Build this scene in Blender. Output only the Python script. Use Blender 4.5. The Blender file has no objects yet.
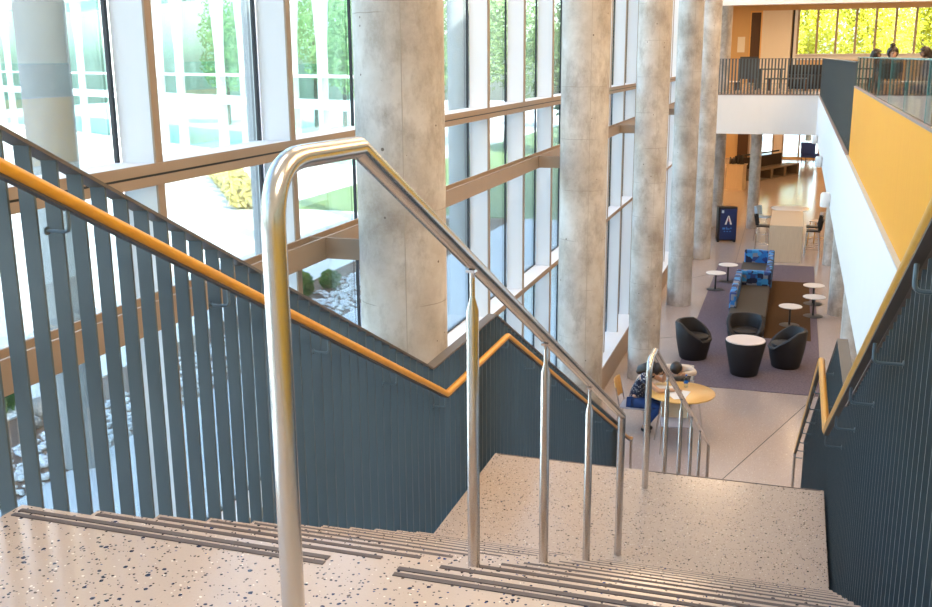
import bpy, bmesh, math, random
from mathutils import Vector, Matrix
random.seed(7)
S = bpy.context.scene
COL = S.collection
PI = math.pi
ZF = -4.65          # lower floor
ZL = -1.65          # stair landing
V3 = Vector

# ------------------------------------------------------------------ helpers
class MB:
    """collects shapes; build() links them as one mesh object"""
    def __init__(s): s.bm = bmesh.new(); s.mi = 0
    def _f(s, vs):
        try:
            f = s.bm.faces.new(vs); f.material_index = s.mi; return f
        except ValueError: return None
    def box(s, x0, x1, y0, y1, z0, z1, bev=0, seg=1):
        v = [s.bm.verts.new(p) for p in ((x0,y0,z0),(x1,y0,z0),(x1,y1,z0),(x0,y1,z0),(x0,y0,z1),(x1,y0,z1),(x1,y1,z1),(x0,y1,z1))]
        fs = [s._f([v[i] for i in q]) for q in ((3,2,1,0),(4,5,6,7),(0,1,5,4),(1,2,6,5),(2,3,7,6),(3,0,4,7))]
        if bev:
            es = list({e for f in fs for e in f.edges})
            r = bmesh.ops.bevel(s.bm, geom=es, offset=bev, segments=seg, affect='EDGES', profile=.5)
            for f in r['faces']: f.material_index = s.mi
        return s
    def hexa(s, p):                     # eight corners, bottom ring then top ring
        v = [s.bm.verts.new(q) for q in p]
        for q in ((3,2,1,0),(4,5,6,7),(0,1,5,4),(1,2,6,5),(2,3,7,6),(3,0,4,7)): s._f([v[i] for i in q])
        return s
    def prism(s, poly, axis, a, b):     # polygon in the two other axes, extruded along axis
        def P(u, w, t): return {'x':(t,u,w),'y':(u,t,w),'z':(u,w,t)}[axis]
        A = [s.bm.verts.new(P(u,w,a)) for u,w in poly]; B = [s.bm.verts.new(P(u,w,b)) for u,w in poly]
        n = len(poly); s._f(A[::-1]); s._f(B)
        for i in range(n): s._f([A[i],A[(i+1)%n],B[(i+1)%n],B[i]])
        return s
    def tube(s, pts, r, seg=12, cap=True):   # sweep with mitred joints; r a number or list
        pts = [V3(p) for p in pts]; n = len(pts)
        rs = r if isinstance(r,(list,tuple)) else [r]*n
        T = [(pts[min(i+1,n-1)]-pts[max(i-1,0)]).normalized() for i in range(n)]
        up = V3((0,0,1)) if abs(T[0].z) < .95 else V3((0,1,0))
        a = T[0].cross(up).normalized(); rings = []
        for i in range(n):
            t = T[i]; a = (a - t*a.dot(t)).normalized(); b = t.cross(a)
            k = 1.0
            if 0 < i < n-1:
                d = (pts[i]-pts[i-1]).normalized().dot((pts[i+1]-pts[i]).normalized())
                k = 1/max(.5, math.sqrt((1+d)/2))
                m = ((pts[i+1]-pts[i]).normalized()-(pts[i]-pts[i-1]).normalized())
                m = m.normalized() if m.length > 1e-4 else None
            else: m = None
            ring = []
            for j in range(seg):
                an = 2*PI*j/seg; o = (a*math.cos(an)+b*math.sin(an))*rs[i]
                if m is not None: o += m*o.dot(m)*(k-1)
                ring.append(s.bm.verts.new(pts[i]+o))
            rings.append(ring)
        for i in range(n-1):
            for j in range(seg):
                s._f([rings[i][j],rings[i][(j+1)%seg],rings[i+1][(j+1)%seg],rings[i+1][j]])
        if cap: s._f(rings[0][::-1]); s._f(rings[-1])
        return s
    def cyl(s, p0, p1, r0, r1=None, seg=16): return s.tube([p0,p1],[r0, r0 if r1 is None else r1],seg)
    def lathe(s, prof, c=(0,0,0), seg=32):
        rings = []
        for r,z in prof:
            if r < 1e-5: rings.append([s.bm.verts.new((c[0],c[1],c[2]+z))])
            else: rings.append([s.bm.verts.new((c[0]+r*math.cos(2*PI*j/seg),c[1]+r*math.sin(2*PI*j/seg),c[2]+z)) for j in range(seg)])
        for A,B in zip(rings,rings[1:]):
            for j in range(seg):
                k=(j+1)%seg
                if len(A)==1 and len(B)==1: continue
                if len(A)==1: s._f([A[0],B[k],B[j]])
                elif len(B)==1: s._f([A[j],A[k],B[0]])
                else: s._f([A[j],A[k],B[k],B[j]])
        return s
    def quad(s, a, b, c, d): s._f([s.bm.verts.new(p) for p in (a,b,c,d)]); return s
    def ball(s, c, r, sub=1, sc=(1,1,1)):
        m = Matrix.Translation(c) @ Matrix.Diagonal((*sc,1))
        g = bmesh.ops.create_icosphere(s.bm, subdivisions=sub, radius=r, matrix=m)
        for v in g['verts']:
            for f in v.link_faces: f.material_index = s.mi
        return s
    def build(s, name, mats, parent=None, smooth=None):
        bmesh.ops.recalc_face_normals(s.bm, faces=s.bm.faces)
        me = bpy.data.meshes.new(name); s.bm.to_mesh(me); s.bm.free()
        for m in (mats if isinstance(mats,(list,tuple)) else [mats]): me.materials.append(m)
        if smooth:
            me.shade_smooth(); me.set_sharp_from_angle(angle=math.radians(smooth))
        o = bpy.data.objects.new(name, me); COL.objects.link(o)
        if parent: o.parent = parent
        return o

def tag(o, label=None, cat=None, group=None, kind=None):
    if label: o['label'] = label
    if cat: o['category'] = cat
    if group: o['group'] = group
    if kind: o['kind'] = kind
    return o
def empty(name, loc=(0,0,0), rz=0):
    o = bpy.data.objects.new(name, None); o.empty_display_size = .1
    o.location = loc; o.rotation_euler = (0,0,rz); COL.objects.link(o); return o
def copy_tree(o, parent=None):
    c = o.copy(); COL.objects.link(c); c.parent = parent
    for ch in list(o.children): copy_tree(ch, c)
    return c
def fillet(pts, r, n=6):
    pts = [V3(p) for p in pts]; out = [pts[0]]
    for i in range(1,len(pts)-1):
        a = (pts[i-1]-pts[i]); b = (pts[i+1]-pts[i])
        rr = r[i-1] if isinstance(r,(list,tuple)) else r
        d = min(rr, a.length*.49, b.length*.49)
        if d < 1e-4: out.append(pts[i]); continue
        p0 = pts[i]+a.normalized()*d; p2 = pts[i]+b.normalized()*d
        for k in range(n+1):
            t = k/n; out.append(p0*(1-t)**2+pts[i]*2*t*(1-t)+p2*t*t)
    out.append(pts[-1]); return out

# ------------------------------------------------------------------ materials
def mat(name, color=(.8,.8,.8), rough=.5, metal=0, spec=.5):
    m = bpy.data.materials.new(name); m.use_nodes = True
    b = m.node_tree.nodes['Principled BSDF']
    b.inputs['Base Color'].default_value = (*color,1); b.inputs['Roughness'].default_value = rough
    b.inputs['Metallic'].default_value = metal; b.inputs['Specular IOR Level'].default_value = spec
    return m
class NT:
    def __init__(s, m): s.t = m.node_tree; s.N = s.t.nodes; s.b = s.N['Principled BSDF']
    def n(s, typ, **kw):
        o = s.N.new(typ)
        for k,v in kw.items(): setattr(o,k,v)
        return o
    def l(s, a, b): s.t.links.new(a,b)
    def pos(s, scale=(1,1,1), world=True):
        mp = s.n('ShaderNodeMapping'); mp.inputs['Scale'].default_value = scale
        if world: s.l(s.n('ShaderNodeNewGeometry').outputs['Position'], mp.inputs['Vector'])
        else: s.l(s.n('ShaderNodeTexCoord').outputs['Object'], mp.inputs['Vector'])
        return mp.outputs['Vector']
    def noise(s, vec, scale, detail=3, rough=.5):
        t = s.n('ShaderNodeTexNoise'); t.inputs['Scale'].default_value = scale
        t.inputs['Detail'].default_value = detail; t.inputs['Roughness'].default_value = rough
        s.l(vec, t.inputs['Vector']); return t.outputs['Fac']
    def ramp(s, fac, stops, interp='LINEAR'):
        r = s.n('ShaderNodeValToRGB'); e = r.color_ramp.elements; r.color_ramp.interpolation = interp
        while len(e) > 1: e.remove(e[-1])
        e[0].position = stops[0][0]; e[0].color = (*stops[0][1],1)
        for p,c in stops[1:]:
            x = e.new(p); x.color = (*c,1)
        s.l(fac, r.inputs['Fac']); return r.outputs['Color']
    def mix(s, fac, a, b, mode='MIX'):
        m = s.n('ShaderNodeMix', data_type='RGBA', blend_type=mode)
        for v,i in ((fac,0),(a,6),(b,7)):
            if hasattr(v,'is_linked'): s.l(v, m.inputs[i])
            elif i==0: m.inputs[0].default_value = v
            else: m.inputs[i].default_value = (*v,1)
        return m.outputs[2]
    def math(s, op, a, b=None):
        m = s.n('ShaderNodeMath', operation=op)
        for v,i in ((a,0),(b,1)):
            if v is None: continue
            if hasattr(v,'is_linked'): s.l(v, m.inputs[i])
            else: m.inputs[i].default_value = v
        return m.outputs[0]
    def color(s, c): s.l(c, s.b.inputs['Base Color'])
    def bump(s, h, strength=.2, dist=.01):
        b = s.n('ShaderNodeBump'); b.inputs['Strength'].default_value = strength; b.inputs['Distance'].default_value = dist
        s.l(h, b.inputs['Height']); s.l(b.outputs['Normal'], s.b.inputs['Normal'])

def terrazzo(name, base, base2, chipscale, chips, rough=.22, joints=False, dens=.62):
    m = mat(name, base, rough); t = NT(m); p = t.pos()
    c = t.mix(t.noise(p, 1.1, 4), base, base2)
    c = t.mix(t.math('MULTIPLY', t.noise(p, 150, 3, .8), .55), c, tuple(x*.72 for x in base))
    # pale aggregate, then dark chips
    w = t.n('ShaderNodeVectorMath', operation='ADD')
    nz = t.n('ShaderNodeTexNoise'); nz.inputs['Scale'].default_value = chipscale*1.3; t.l(p, nz.inputs['Vector'])
    sc = t.n('ShaderNodeVectorMath', operation='SCALE'); sc.inputs['Scale'].default_value = .45/chipscale
    t.l(nz.outputs['Color'], sc.inputs[0]); t.l(p, w.inputs[0]); t.l(sc.outputs[0], w.inputs[1])
    for k,(scale,thr,size,stops) in enumerate(chips):
        v = t.n('ShaderNodeTexVoronoi'); v.inputs['Scale'].default_value = chipscale*scale; t.l(w.outputs[0], v.inputs['Vector'])
        sep = t.n('ShaderNodeSeparateColor'); t.l(v.outputs['Color'], sep.inputs[0])
        sel = t.math('GREATER_THAN', sep.outputs[0], thr)
        rad = t.math('LESS_THAN', v.outputs['Distance'], t.math('MULTIPLY', sep.outputs[1], size))
        c = t.mix(t.math('MULTIPLY', sel, rad), c, t.ramp(sep.outputs[2], stops, 'CONSTANT'))
    if joints:
        sp = t.n('ShaderNodeSeparateXYZ'); t.l(p, sp.inputs[0])
        for ax,pitch,off in ((1,6.03,.1),):
            f = t.math('ABSOLUTE', t.math('SUBTRACT', t.math('FRACT', t.math('DIVIDE', t.math('ADD', sp.outputs[ax], 60+off), pitch)), .5))
            c = t.mix(t.math('LESS_THAN', f, .0022), c, (.10,.08,.07))
    t.color(c)
    t.l(t.math('ADD', t.math('MULTIPLY', t.noise(p, 5, 3), .12), rough-.06), t.b.inputs['Roughness'])
    return m
NAVY = [(0,(.012,.022,.07)),(.45,(.03,.035,.05)),(.7,(.015,.045,.17)),(.88,(.10,.07,.05))]
PALE = [(0,(.80,.74,.66)),(.6,(.62,.45,.30)),(.8,(.75,.73,.72))]
M = {}
M['terr'] = terrazzo('terrazzo pale with navy chips', (.50,.42,.37), (.56,.455,.39), 55,
    [(1.7,.80,.34,PALE),(1.0,.60,.36,NAVY),(1.9,.58,.42,NAVY)], .19)
M['terr_low'] = terrazzo('polished terrazzo floor, rosy beige', (.47,.395,.375), (.51,.43,.40), 60,
    [(1.2,.66,.38,PALE),(1.6,.8,.36,NAVY)], .16)
M['strip'] = mat('nosing grit', (.105,.088,.09), .75)
def grain(name, a, b, rough=.4, scale=(40,40,2.5), world=True, bump=0):
    m = mat(name, a, rough); t = NT(m); p = t.pos(scale, world)
    n = t.noise(p, 1.0, 5, .6); t.color(t.mix(t.ramp(n, [(.3,(0,0,0)),(.7,(1,1,1))]), a, b))
    if bump: t.bump(n, bump, .002)
    return m
M['railwood'] = grain('oiled orange handrail wood', (.52,.23,.008), (.63,.30,.018), .3, (30,3,30))
M['wall_wood'] = grain('orange veneer panel', (.73,.315,.012), (.79,.365,.025), .45, (60,60,1.2))
M['wall_wood'].node_tree.nodes['Principled BSDF'].inputs['Specular IOR Level'].default_value = .2
M['lightwood'] = grain('pale ash laminate', (.62,.50,.36), (.70,.58,.43), .4, (50,50,3))
M['tabletop'] = grain('honey maple laminate', (.74,.43,.13), (.80,.50,.18), .28, (6,50,50))
M['chairwood'] = grain('bent beech plywood', (.66,.36,.10), (.72,.42,.14), .35, (8,40,40))
M['paleply'] = grain('pale beech plywood', (.66,.50,.32), (.72,.56,.38), .4, (8,40,40))
M['brownwood'] = grain('dark brown door veneer', (.055,.022,.007), (.08,.032,.010), .5, (40,40,2))
def metal_brushed(name, c, rough, scale):
    m = mat(name, c, rough, 1); t = NT(m)
    n = t.noise(t.pos(scale), 1, 1); t.l(t.math('ADD', t.math('MULTIPLY', n, .06), rough-.03), t.b.inputs['Roughness'])
    return m
M['steel'] = metal_brushed('brushed stainless steel', (.62,.60,.58), .24, (40,40,40))
M['chrome'] = mat('chrome', (.75,.75,.76), .15, 1)
def paint(name, c, rough, var=.12):
    m = mat(name, c, rough); t = NT(m)
    t.color(t.mix(t.noise(t.pos((6,6,2)), 1, 4), tuple(x*(1-var) for x in c), tuple(x*(1+var) for x in c)))
    return m
M['fin'] = paint('blue grey painted steel', (.070,.100,.120), .42)
M['bracketdark'] = mat('dark bronze flat bar', (.05,.042,.04), .5)
M['bracket'] = mat('blue grey bracket steel', (.11,.16,.20), .35, .3)
M['bronze'] = paint('dark bronze cap', (.105,.088,.078), .38)
M['soffit'] = paint('white painted plaster', (.76,.765,.775), .6, .02)
M['white'] = paint('white window lining', (.74,.76,.79), .45, .02)
M['tan'] = paint('tan anodised aluminium', (.33,.245,.175), .45, .06)
M['gasket'] = mat('black rubber gasket', (.012,.014,.017), .5)
M['ledge'] = paint('grey ledge', (.50,.52,.54), .5, .04)
M['ledgebrown'] = paint('plum brown ledge', (.26,.20,.20), .5, .04)
M['black'] = paint('black upholstery', (.014,.013,.016), .62, .25)
M['blackplastic'] = mat('black plastic', (.012,.012,.014), .4)
M['charcoal'] = mat('charcoal powder coat', (.035,.038,.042), .45)
M['whitetop'] = mat('white laminate', (.82,.79,.77), .3)
M['pinktop'] = mat('rosy white tray top', (.80,.70,.67), .35)
M['greyseat'] = mat('grey seat plastic', (.30,.30,.36), .45)
M['beigeshell'] = mat('beige stool shell', (.55,.47,.42), .45)
M['lightblue'] = mat('pale blue chair shell', (.40,.52,.66), .4)
M['navy'] = mat('navy blue panel', (.012,.028,.12), .4)
M['royal'] = mat('royal blue upholstery', (.012,.05,.30), .6)
M['backpanel'] = mat('dark perforated board', (.035,.022,.016), .6)
M['paper'] = mat('paper', (.86,.85,.84), .7)
M['brownseat'] = grain('taupe bench fabric', (.05,.04,.03), (.065,.052,.04), .75, (90,90,90))
M['hair'] = grain('dark hair', (.012,.008,.006), (.035,.022,.015), .45, (120,120,20))
M['skin'] = mat('skin', (.56,.34,.23), .5)
M['skin2'] = mat('deeper skin', (.22,.12,.075), .5)
M['jeans'] = grain('blue denim', (.014,.05,.19), (.02,.07,.25), .8, (160,160,160))
M['darkcloth'] = mat('charcoal cloth', (.035,.037,.045), .8)
M['greycloth'] = mat('grey cloth', (.19,.19,.21), .8)
M['cream'] = mat('cream cloth', (.70,.60,.50), .8)
M['plum'] = mat('plum cloth', (.12,.09,.11), .8)
M['eye'] = mat('dark eye', (.01,.01,.01), .2)
M['lamp'] = mat('white lamp housing', (.80,.80,.80), .3)
M['concrete_ext'] = paint('exterior white concrete', (.80,.80,.78), .7, .03)
M['column_ext'] = paint('grey outdoor concrete', (.33,.33,.325), .75, .12)  # mid grey base with slight random variation
M['brass'] = mat('satin steel hinge', (.5,.5,.5), .3, 1)

def polka():
    m = mat('navy polka dot cloth', (.01,.015,.05), .8); t = NT(m)
    v = t.n('ShaderNodeTexVoronoi'); v.inputs['Scale'].default_value = 38; v.inputs['Randomness'].default_value = .3
    t.l(t.pos(), v.inputs['Vector'])
    t.color(t.mix(t.math('LESS_THAN', v.outputs['Distance'], .30), (.012,.018,.05), (.75,.78,.84))); return m
M['polka'] = polka()
def mosaic():
    m = mat('blue patchwork upholstery', (.05,.25,.6), .7); t = NT(m)
    v = t.n('ShaderNodeTexVoronoi', distance='CHEBYCHEV'); v.inputs['Scale'].default_value = 8; v.inputs['Randomness'].default_value = .75
    t.l(t.pos(), v.inputs['Vector']); sep = t.n('ShaderNodeSeparateColor'); t.l(v.outputs['Color'], sep.inputs[0])
    t.color(t.ramp(sep.outputs[0], [(0,(.02,.17,.50)),(.30,(.010,.018,.06)),(.55,(.04,.28,.62)),(.72,(.22,.24,.30)),(.88,(.03,.06,.22))], 'CONSTANT')); return m
M['mosaic'] = mosaic()
def carpet(name, a, b):
    m = mat(name, a, .95, spec=.1); t = NT(m); p = t.pos()
    n = t.noise(p, 28, 6, .85); c = t.mix(t.ramp(n, [(.35,(0,0,0)),(.65,(1,1,1))]), a, b)
    t.color(c); t.bump(t.noise(p, 300, 2), .5, .004); return m
M['carpet'] = carpet('mauve grey carpet', (.105,.088,.115), (.23,.19,.225))
M['carpetbrown'] = carpet('brown carpet inset', (.075,.042,.022), (.115,.066,.036))
def concrete():
    m = mat('cast concrete', (.5,.46,.42), .62); t = NT(m); p = t.pos()
    n = t.noise(p, 1.7, 6, .62); c = t.ramp(n, [(.30,(.22,.17,.13)),(.45,(.41,.355,.30)),(.56,(.53,.485,.44)),(.72,(.68,.645,.61))])
    c = t.mix(t.ramp(t.noise(t.pos((1,1,.55)), 3.4, 8, .72), [(.49,(0,0,0)),(.66,(.8,.8,.8))]), c, (.20,.15,.105))
    c = t.mix(t.math('MULTIPLY', t.noise(p, 48, 5, .8), .45), c, (.70,.67,.63))
    # pinholes
    v = t.n('ShaderNodeTexVoronoi'); v.inputs['Scale'].default_value = 14; t.l(p, v.inputs['Vector'])
    sep = t.n('ShaderNodeSeparateColor'); t.l(v.outputs['Color'], sep.inputs[0])
    hole = t.math('MULTIPLY', t.math('GREATER_THAN', sep.outputs[0], .8), t.math('LESS_THAN', v.outputs['Distance'], t.math('MULTIPLY', sep.outputs[1], .16)))
    c = t.mix(hole, c, (.13,.10,.08))
    # casting joints
    sp = t.n('ShaderNodeSeparateXYZ'); t.l(p, sp.inputs[0])
    z = t.math('ADD', sp.outputs[2], t.math('MULTIPLY', t.noise(p, 8, 2), .015))
    f = t.math('ABSOLUTE', t.math('SUBTRACT', t.math('FRACT', t.math('DIVIDE', t.math('ADD', z, 20.19), .61)), .5))
    j = t.math('LESS_THAN', f, .005)
    c = t.mix(t.math('MULTIPLY', j, t.ramp(t.noise(p, 1.9, 2), [(.46,(0,0,0)),(.56,(.5,.5,.5))])), c, (.16,.125,.095))
    t.color(c); t.bump(t.noise(p, 30, 5, .7), .18, .01); return m
M['concrete'] = concrete()
M['seam'] = mat('formwork seam', (.40,.355,.30), .7)
def glass(name, tint, refl=.6):
    m = bpy.data.materials.new(name); m.use_nodes = True; t = m.node_tree; t.nodes.clear()
    o = t.nodes.new('ShaderNodeOutputMaterial'); mx = t.nodes.new('ShaderNodeMixShader')
    tr = t.nodes.new('ShaderNodeBsdfTransparent'); tr.inputs[0].default_value = (*tint,1)
    g = t.nodes.new('ShaderNodeBsdfGlossy'); g.inputs['Roughness'].default_value = 0
    fr = t.nodes.new('ShaderNodeFresnel'); fr.inputs[0].default_value = 1.45
    mu = t.nodes.new('ShaderNodeMath'); mu.operation = 'MULTIPLY'; mu.inputs[1].default_value = refl
    t.links.new(fr.outputs[0], mu.inputs[0]); t.links.new(mu.outputs[0], mx.inputs[0])
    t.links.new(tr.outputs[0], mx.inputs[1]); t.links.new(g.outputs[0], mx.inputs[2]); t.links.new(mx.outputs[0], o.inputs[0]); return m
M['glass'] = glass('window glass, faint green', (.80,.88,.875))
M['guardglass'] = glass('clear guard glass', (.86,.93,.93), .8)
M['glassedge'] = mat('green glass edge', (.10,.36,.36), .2)
M['teal_glass'] = glass('teal facade glazing', (.80,.96,.92), .15)
M['bottle'] = glass('clear bottle plastic', (.90,.95,.97), .35)
M['bluecap'] = mat('blue bottle cap', (.01,.16,.60), .4)
def leafmat(name, a, b):
    m = mat(name, a, .6); t = NT(m); c = t.mix(t.noise(t.pos(), 2.5, 4, .7), a, b); t.color(c)
    tl = t.n('ShaderNodeBsdfTranslucent'); t.l(c, tl.inputs[0]); mx = t.n('ShaderNodeMixShader'); mx.inputs[0].default_value = .42
    t.l(t.b.outputs[0], mx.inputs[1]); t.l(tl.outputs[0], mx.inputs[2]); t.l(mx.outputs[0], [n for n in t.N if n.type=='OUTPUT_MATERIAL'][0].inputs[0]); return m
M['leaf'] = leafmat('green foliage', (.05,.13,.02), (.16,.28,.05))
M['leaf_y'] = leafmat('bright yellow green foliage', (.42,.40,.02), (.72,.64,.06))  # base colour set bright and strongly yellow
M['grass'] = leafmat('lawn', (.28,.42,.16), (.38,.50,.24))
M['drygrass'] = leafmat('golden ornamental grass', (.55,.45,.10), (.70,.62,.25))
M['bark'] = mat('bark', (.10,.07,.05), .9)
M['pave'] = paint('pale concrete paving', (.62,.63,.64), .8, .05)
M['plaza'] = paint('bright concrete plaza', (.72,.70,.66), .8, .05)
M['soil'] = leafmat('reddish soil', (.22,.12,.07), (.34,.20,.13))
M['pebble'] = paint('white river pebbles', (.66,.67,.68), .7, .3)
M['rock'] = paint('field rock', (.30,.26,.23), .85, .3)
M['letters'] = mat('pale print', (.75,.74,.74), .5)
M['bluedots'] = mat('light blue print', (.05,.22,.60), .5)
M['red'] = mat('red print', (.55,.10,.08), .5)
M['poster'] = mat('white notice', (.82,.80,.74), .6)
M['tanwall'] = paint('warm tan wall', (.62,.42,.20), .6, .04)
M['whitewall'] = paint('cream white wall', (.80,.75,.66), .6, .02)
M['ceil'] = paint('warm white ceiling', (.78,.72,.62), .7, .02)

# ------------------------------------------------------------------ camera
cam = bpy.data.cameras.new('camera'); co = bpy.data.objects.new('camera', cam); COL.objects.link(co)
pitch, yaw, roll = .23838, .31334, -.00746
w = V3((-math.sin(yaw)*math.cos(pitch), math.cos(yaw)*math.cos(pitch), -math.sin(pitch)))
r0 = V3((math.cos(yaw), math.sin(yaw), 0)); u0 = r0.cross(w)
r = r0*math.cos(roll)+u0*math.sin(roll); u = u0*math.cos(roll)-r0*math.sin(roll)
co.matrix_world = Matrix(((r.x,u.x,-w.x,0),(r.y,u.y,-w.y,0),(r.z,u.z,-w.z,1.183),(0,0,0,1)))
cam.sensor_width = 36; cam.sensor_fit = 'HORIZONTAL'; cam.lens = 36*1009.2/932; cam.clip_end = 500; cam.clip_start = .05
S.camera = co

# ------------------------------------------------------------------ room shell
X_IN = -3.16; X_GL = -3.38; XR = 14.0; ZT = 5.5
JOINTS = ((-1.05,12.55,.70,18.15),(-1.41,29.8,-1.50,44.0),(-2.9,20.75,-1.9,21.35),(-2.9,26.5,-1.8,28.3))
def struct(name, mb, m, smooth=None, label=None):
    return tag(mb.build(name, m, None, smooth), label, None, None, 'structure')
struct('floor', MB().box(-6.5,XR,-8,64,ZF-.3,ZF), M['terr_low'], label='rosy beige polished terrazzo floor of the lower level')
fl_ = bpy.data.objects['floor']
for (xa,ya,xb,yb) in JOINTS:
    d_ = V3((xb-xa,yb-ya,0)).normalized(); n_ = V3((-d_.y,d_.x,0))*.006
    a_, b_ = V3((xa,ya,ZF)), V3((xb,yb,ZF)); up_ = V3((0,0,.0015))
    MB().hexa([a_-n_,b_-n_,b_+n_,a_+n_,a_-n_+up_,b_-n_+up_,b_+n_+up_,a_+n_+up_]).build('floor_joint', M['gasket'], fl_)
uf = struct('floor_upper', MB().prism([(-8,-.3),(2.064,-.3),(2.064,0),(-8,0)],'x',-1.955,.34)
            .box(-3.36,-1.955,-8,-2.2,-.3,0), M['terr'], label='pale terrazzo floor at the stair head')
# upper slab running along the right of the atrium and across its far end
slab = MB().box(.60,XR,-8,33.3,-1.2,-.001).box(-6.5,XR,33.3,48.2,-1.2,-.001).box(.34,.61,-8,1.9,-.3,-.001)
sl = struct('floor_mezzanine', slab, M['soffit'], label='white fascia and slab of the upper level')
MB().box(.64,XR-.05,-7.9,33.33,-.0009,.004).box(-6.4,XR-.05,33.33,48,-.0009,.004).build('floor_finish', M['terr'], sl)
struct('ceiling', MB().box(-3.6,XR,-8,33.3,ZT,ZT+.3), M['ceil'])
struct('ceiling_far', MB().box(-6.5,XR,33.5,48.2,3.35,3.65), M['ceil'])
struct('wall_bulkhead', MB().box(-3.4,XR,33.3,33.5,2.71,ZT), M['soffit'], label='white bulkhead above the far upper level')
struct('wall_near', MB().box(-3.6,XR,-8.2,-8,ZF,ZT), M['whitewall'])
struct('wall_right', MB().box(XR,XR+.2,-8,64,ZF,ZT), M['whitewall'])
struct('roof_shade_block', MB().box(-3.6,XR+.2,-8.2,33.5,ZT+.3,9.0).box(-6.5,XR+.2,33.5,48.3,3.65,4.2).box(-6.5,XR+.2,48.3,64,-1.15,-.9), M['concrete_ext'])  # unseen roof, raised as a solid mass to lengthen its shade outdoors
# building steps out past the last column
struct('wall_left', MB().box(-6.5,-3.2,36.14,36.4,ZF,3.4).box(-6.7,-6.5,36.6,64,ZF,3.4), M['tanwall'])

# ---- far upper wall, y=48: tan wall, door, cream wall, ribbon windows
struct('wall_far', MB().box(-6.5,-2.22,48,48.2,.0,3.35).box(-1.72,-.34,47.98,48.2,.0,3.35).box(-2.22,-1.72,48,48.2,3.1,3.35)
       .box(-.34,XR,48,48.2,.0,1.0).box(-.34,XR,48,48.2,3.12,3.35), [M['tanwall']])
o = struct('trim_1', MB().box(-1.70,-.45,47.93,47.98,.01,3.12), M['whitewall'], label='cream white wall panel beside the brown door')
d = tag(MB().box(-2.17,-1.76,48.02,48.08,.01,3.05).build('door_1', M['brownwood']), 'narrow dark brown door in the tan wall of the upper level', None, None, 'structure')
MB().box(-2.22,-2.17,47.97,48.1,.01,3.1).box(-1.76,-1.70,47.92,48.1,.01,3.1).box(-2.22,-1.70,47.95,48.1,3.05,3.12).build('door_frame', M['tabletop'], d)
MB().cyl((-1.82,48.0,1.0),(-1.82,47.95,1.0),.012).cyl((-1.82,47.95,1.0),(-1.95,47.95,1.0),.012).build('door_handle', M['chrome'], d)
k = 1
for i in range(17):
    x0 = -.16+.79*i
    wn = tag(MB().box(x0-.06,x0+.03,47.94,48.16,1.26,3.12).build('window_%d'%k, M['tan']), None, None, None, 'structure'); k += 1
    MB().box(x0+.03,x0+.73,48.06,48.075,1.26,3.12).build('window_pane', M['glass'], wn)
    MB().box(x0-.06,x0+.73,47.86,48.1,1.22,1.26).build('window_sill', M['white'], wn)
struct('trim_20', MB().box(-.34,XR,47.97,48.2,1.0,1.26), M['white'])
struct('trim_2', MB().box(-.42,-.34,47.9,48.1,.01,3.12), M['gasket'])
struct('trim_3', MB().box(-.34,-.22,47.88,48.1,.01,3.12), M['white'])
tag(MB().box(-2.72,-2.40,47.975,47.995,1.35,2.02).build('notice_sheet', M['poster']), 'white notice on the tan wall left of the brown door, upper level', 'notice')

# ---- far lower wall, y=62
struct('wall_end', MB().box(-6.5,-3.2,62,62.2,ZF,-1.2).box(-2.6,XR,62,62.2,-1.35,-1.2).box(-2.6,XR,62,62.2,ZF,ZF+.12).box(1.3,XR,62,62.2,ZF,-1.2), M['tanwall'])
struct('trim_4', MB().box(-3.2,-2.6,61.9,62.2,ZF,-1.2), M['brownwood'])
for i,x0 in enumerate((-2.6,-2.0,-1.25,-.7,.2)):
    x1 = (-2.0,-1.25,-.7,.2,1.3)[i]
    wn = tag(MB().box(x0,x0+.09,61.92,62.15,ZF+.12,-1.35).build('window_%d'%k, M['tan']), None, None, None, 'structure'); k += 1
    if i in (0,2): MB().box(x0+.09,x1,62.0,62.06,ZF+.12,-1.35).build('blind', M['cream'], wn)
    else: MB().box(x0+.09,x1,62.05,62.065,ZF+.12,-1.35).build('window_pane', M['glass'], wn)
tag(MB().box(-4.35,-4.0,61.97,61.99,-1.9,-1.28).build('notice_sheet', M['poster']), 'white notice on the tan end wall of the lower level', 'notice')

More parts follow.
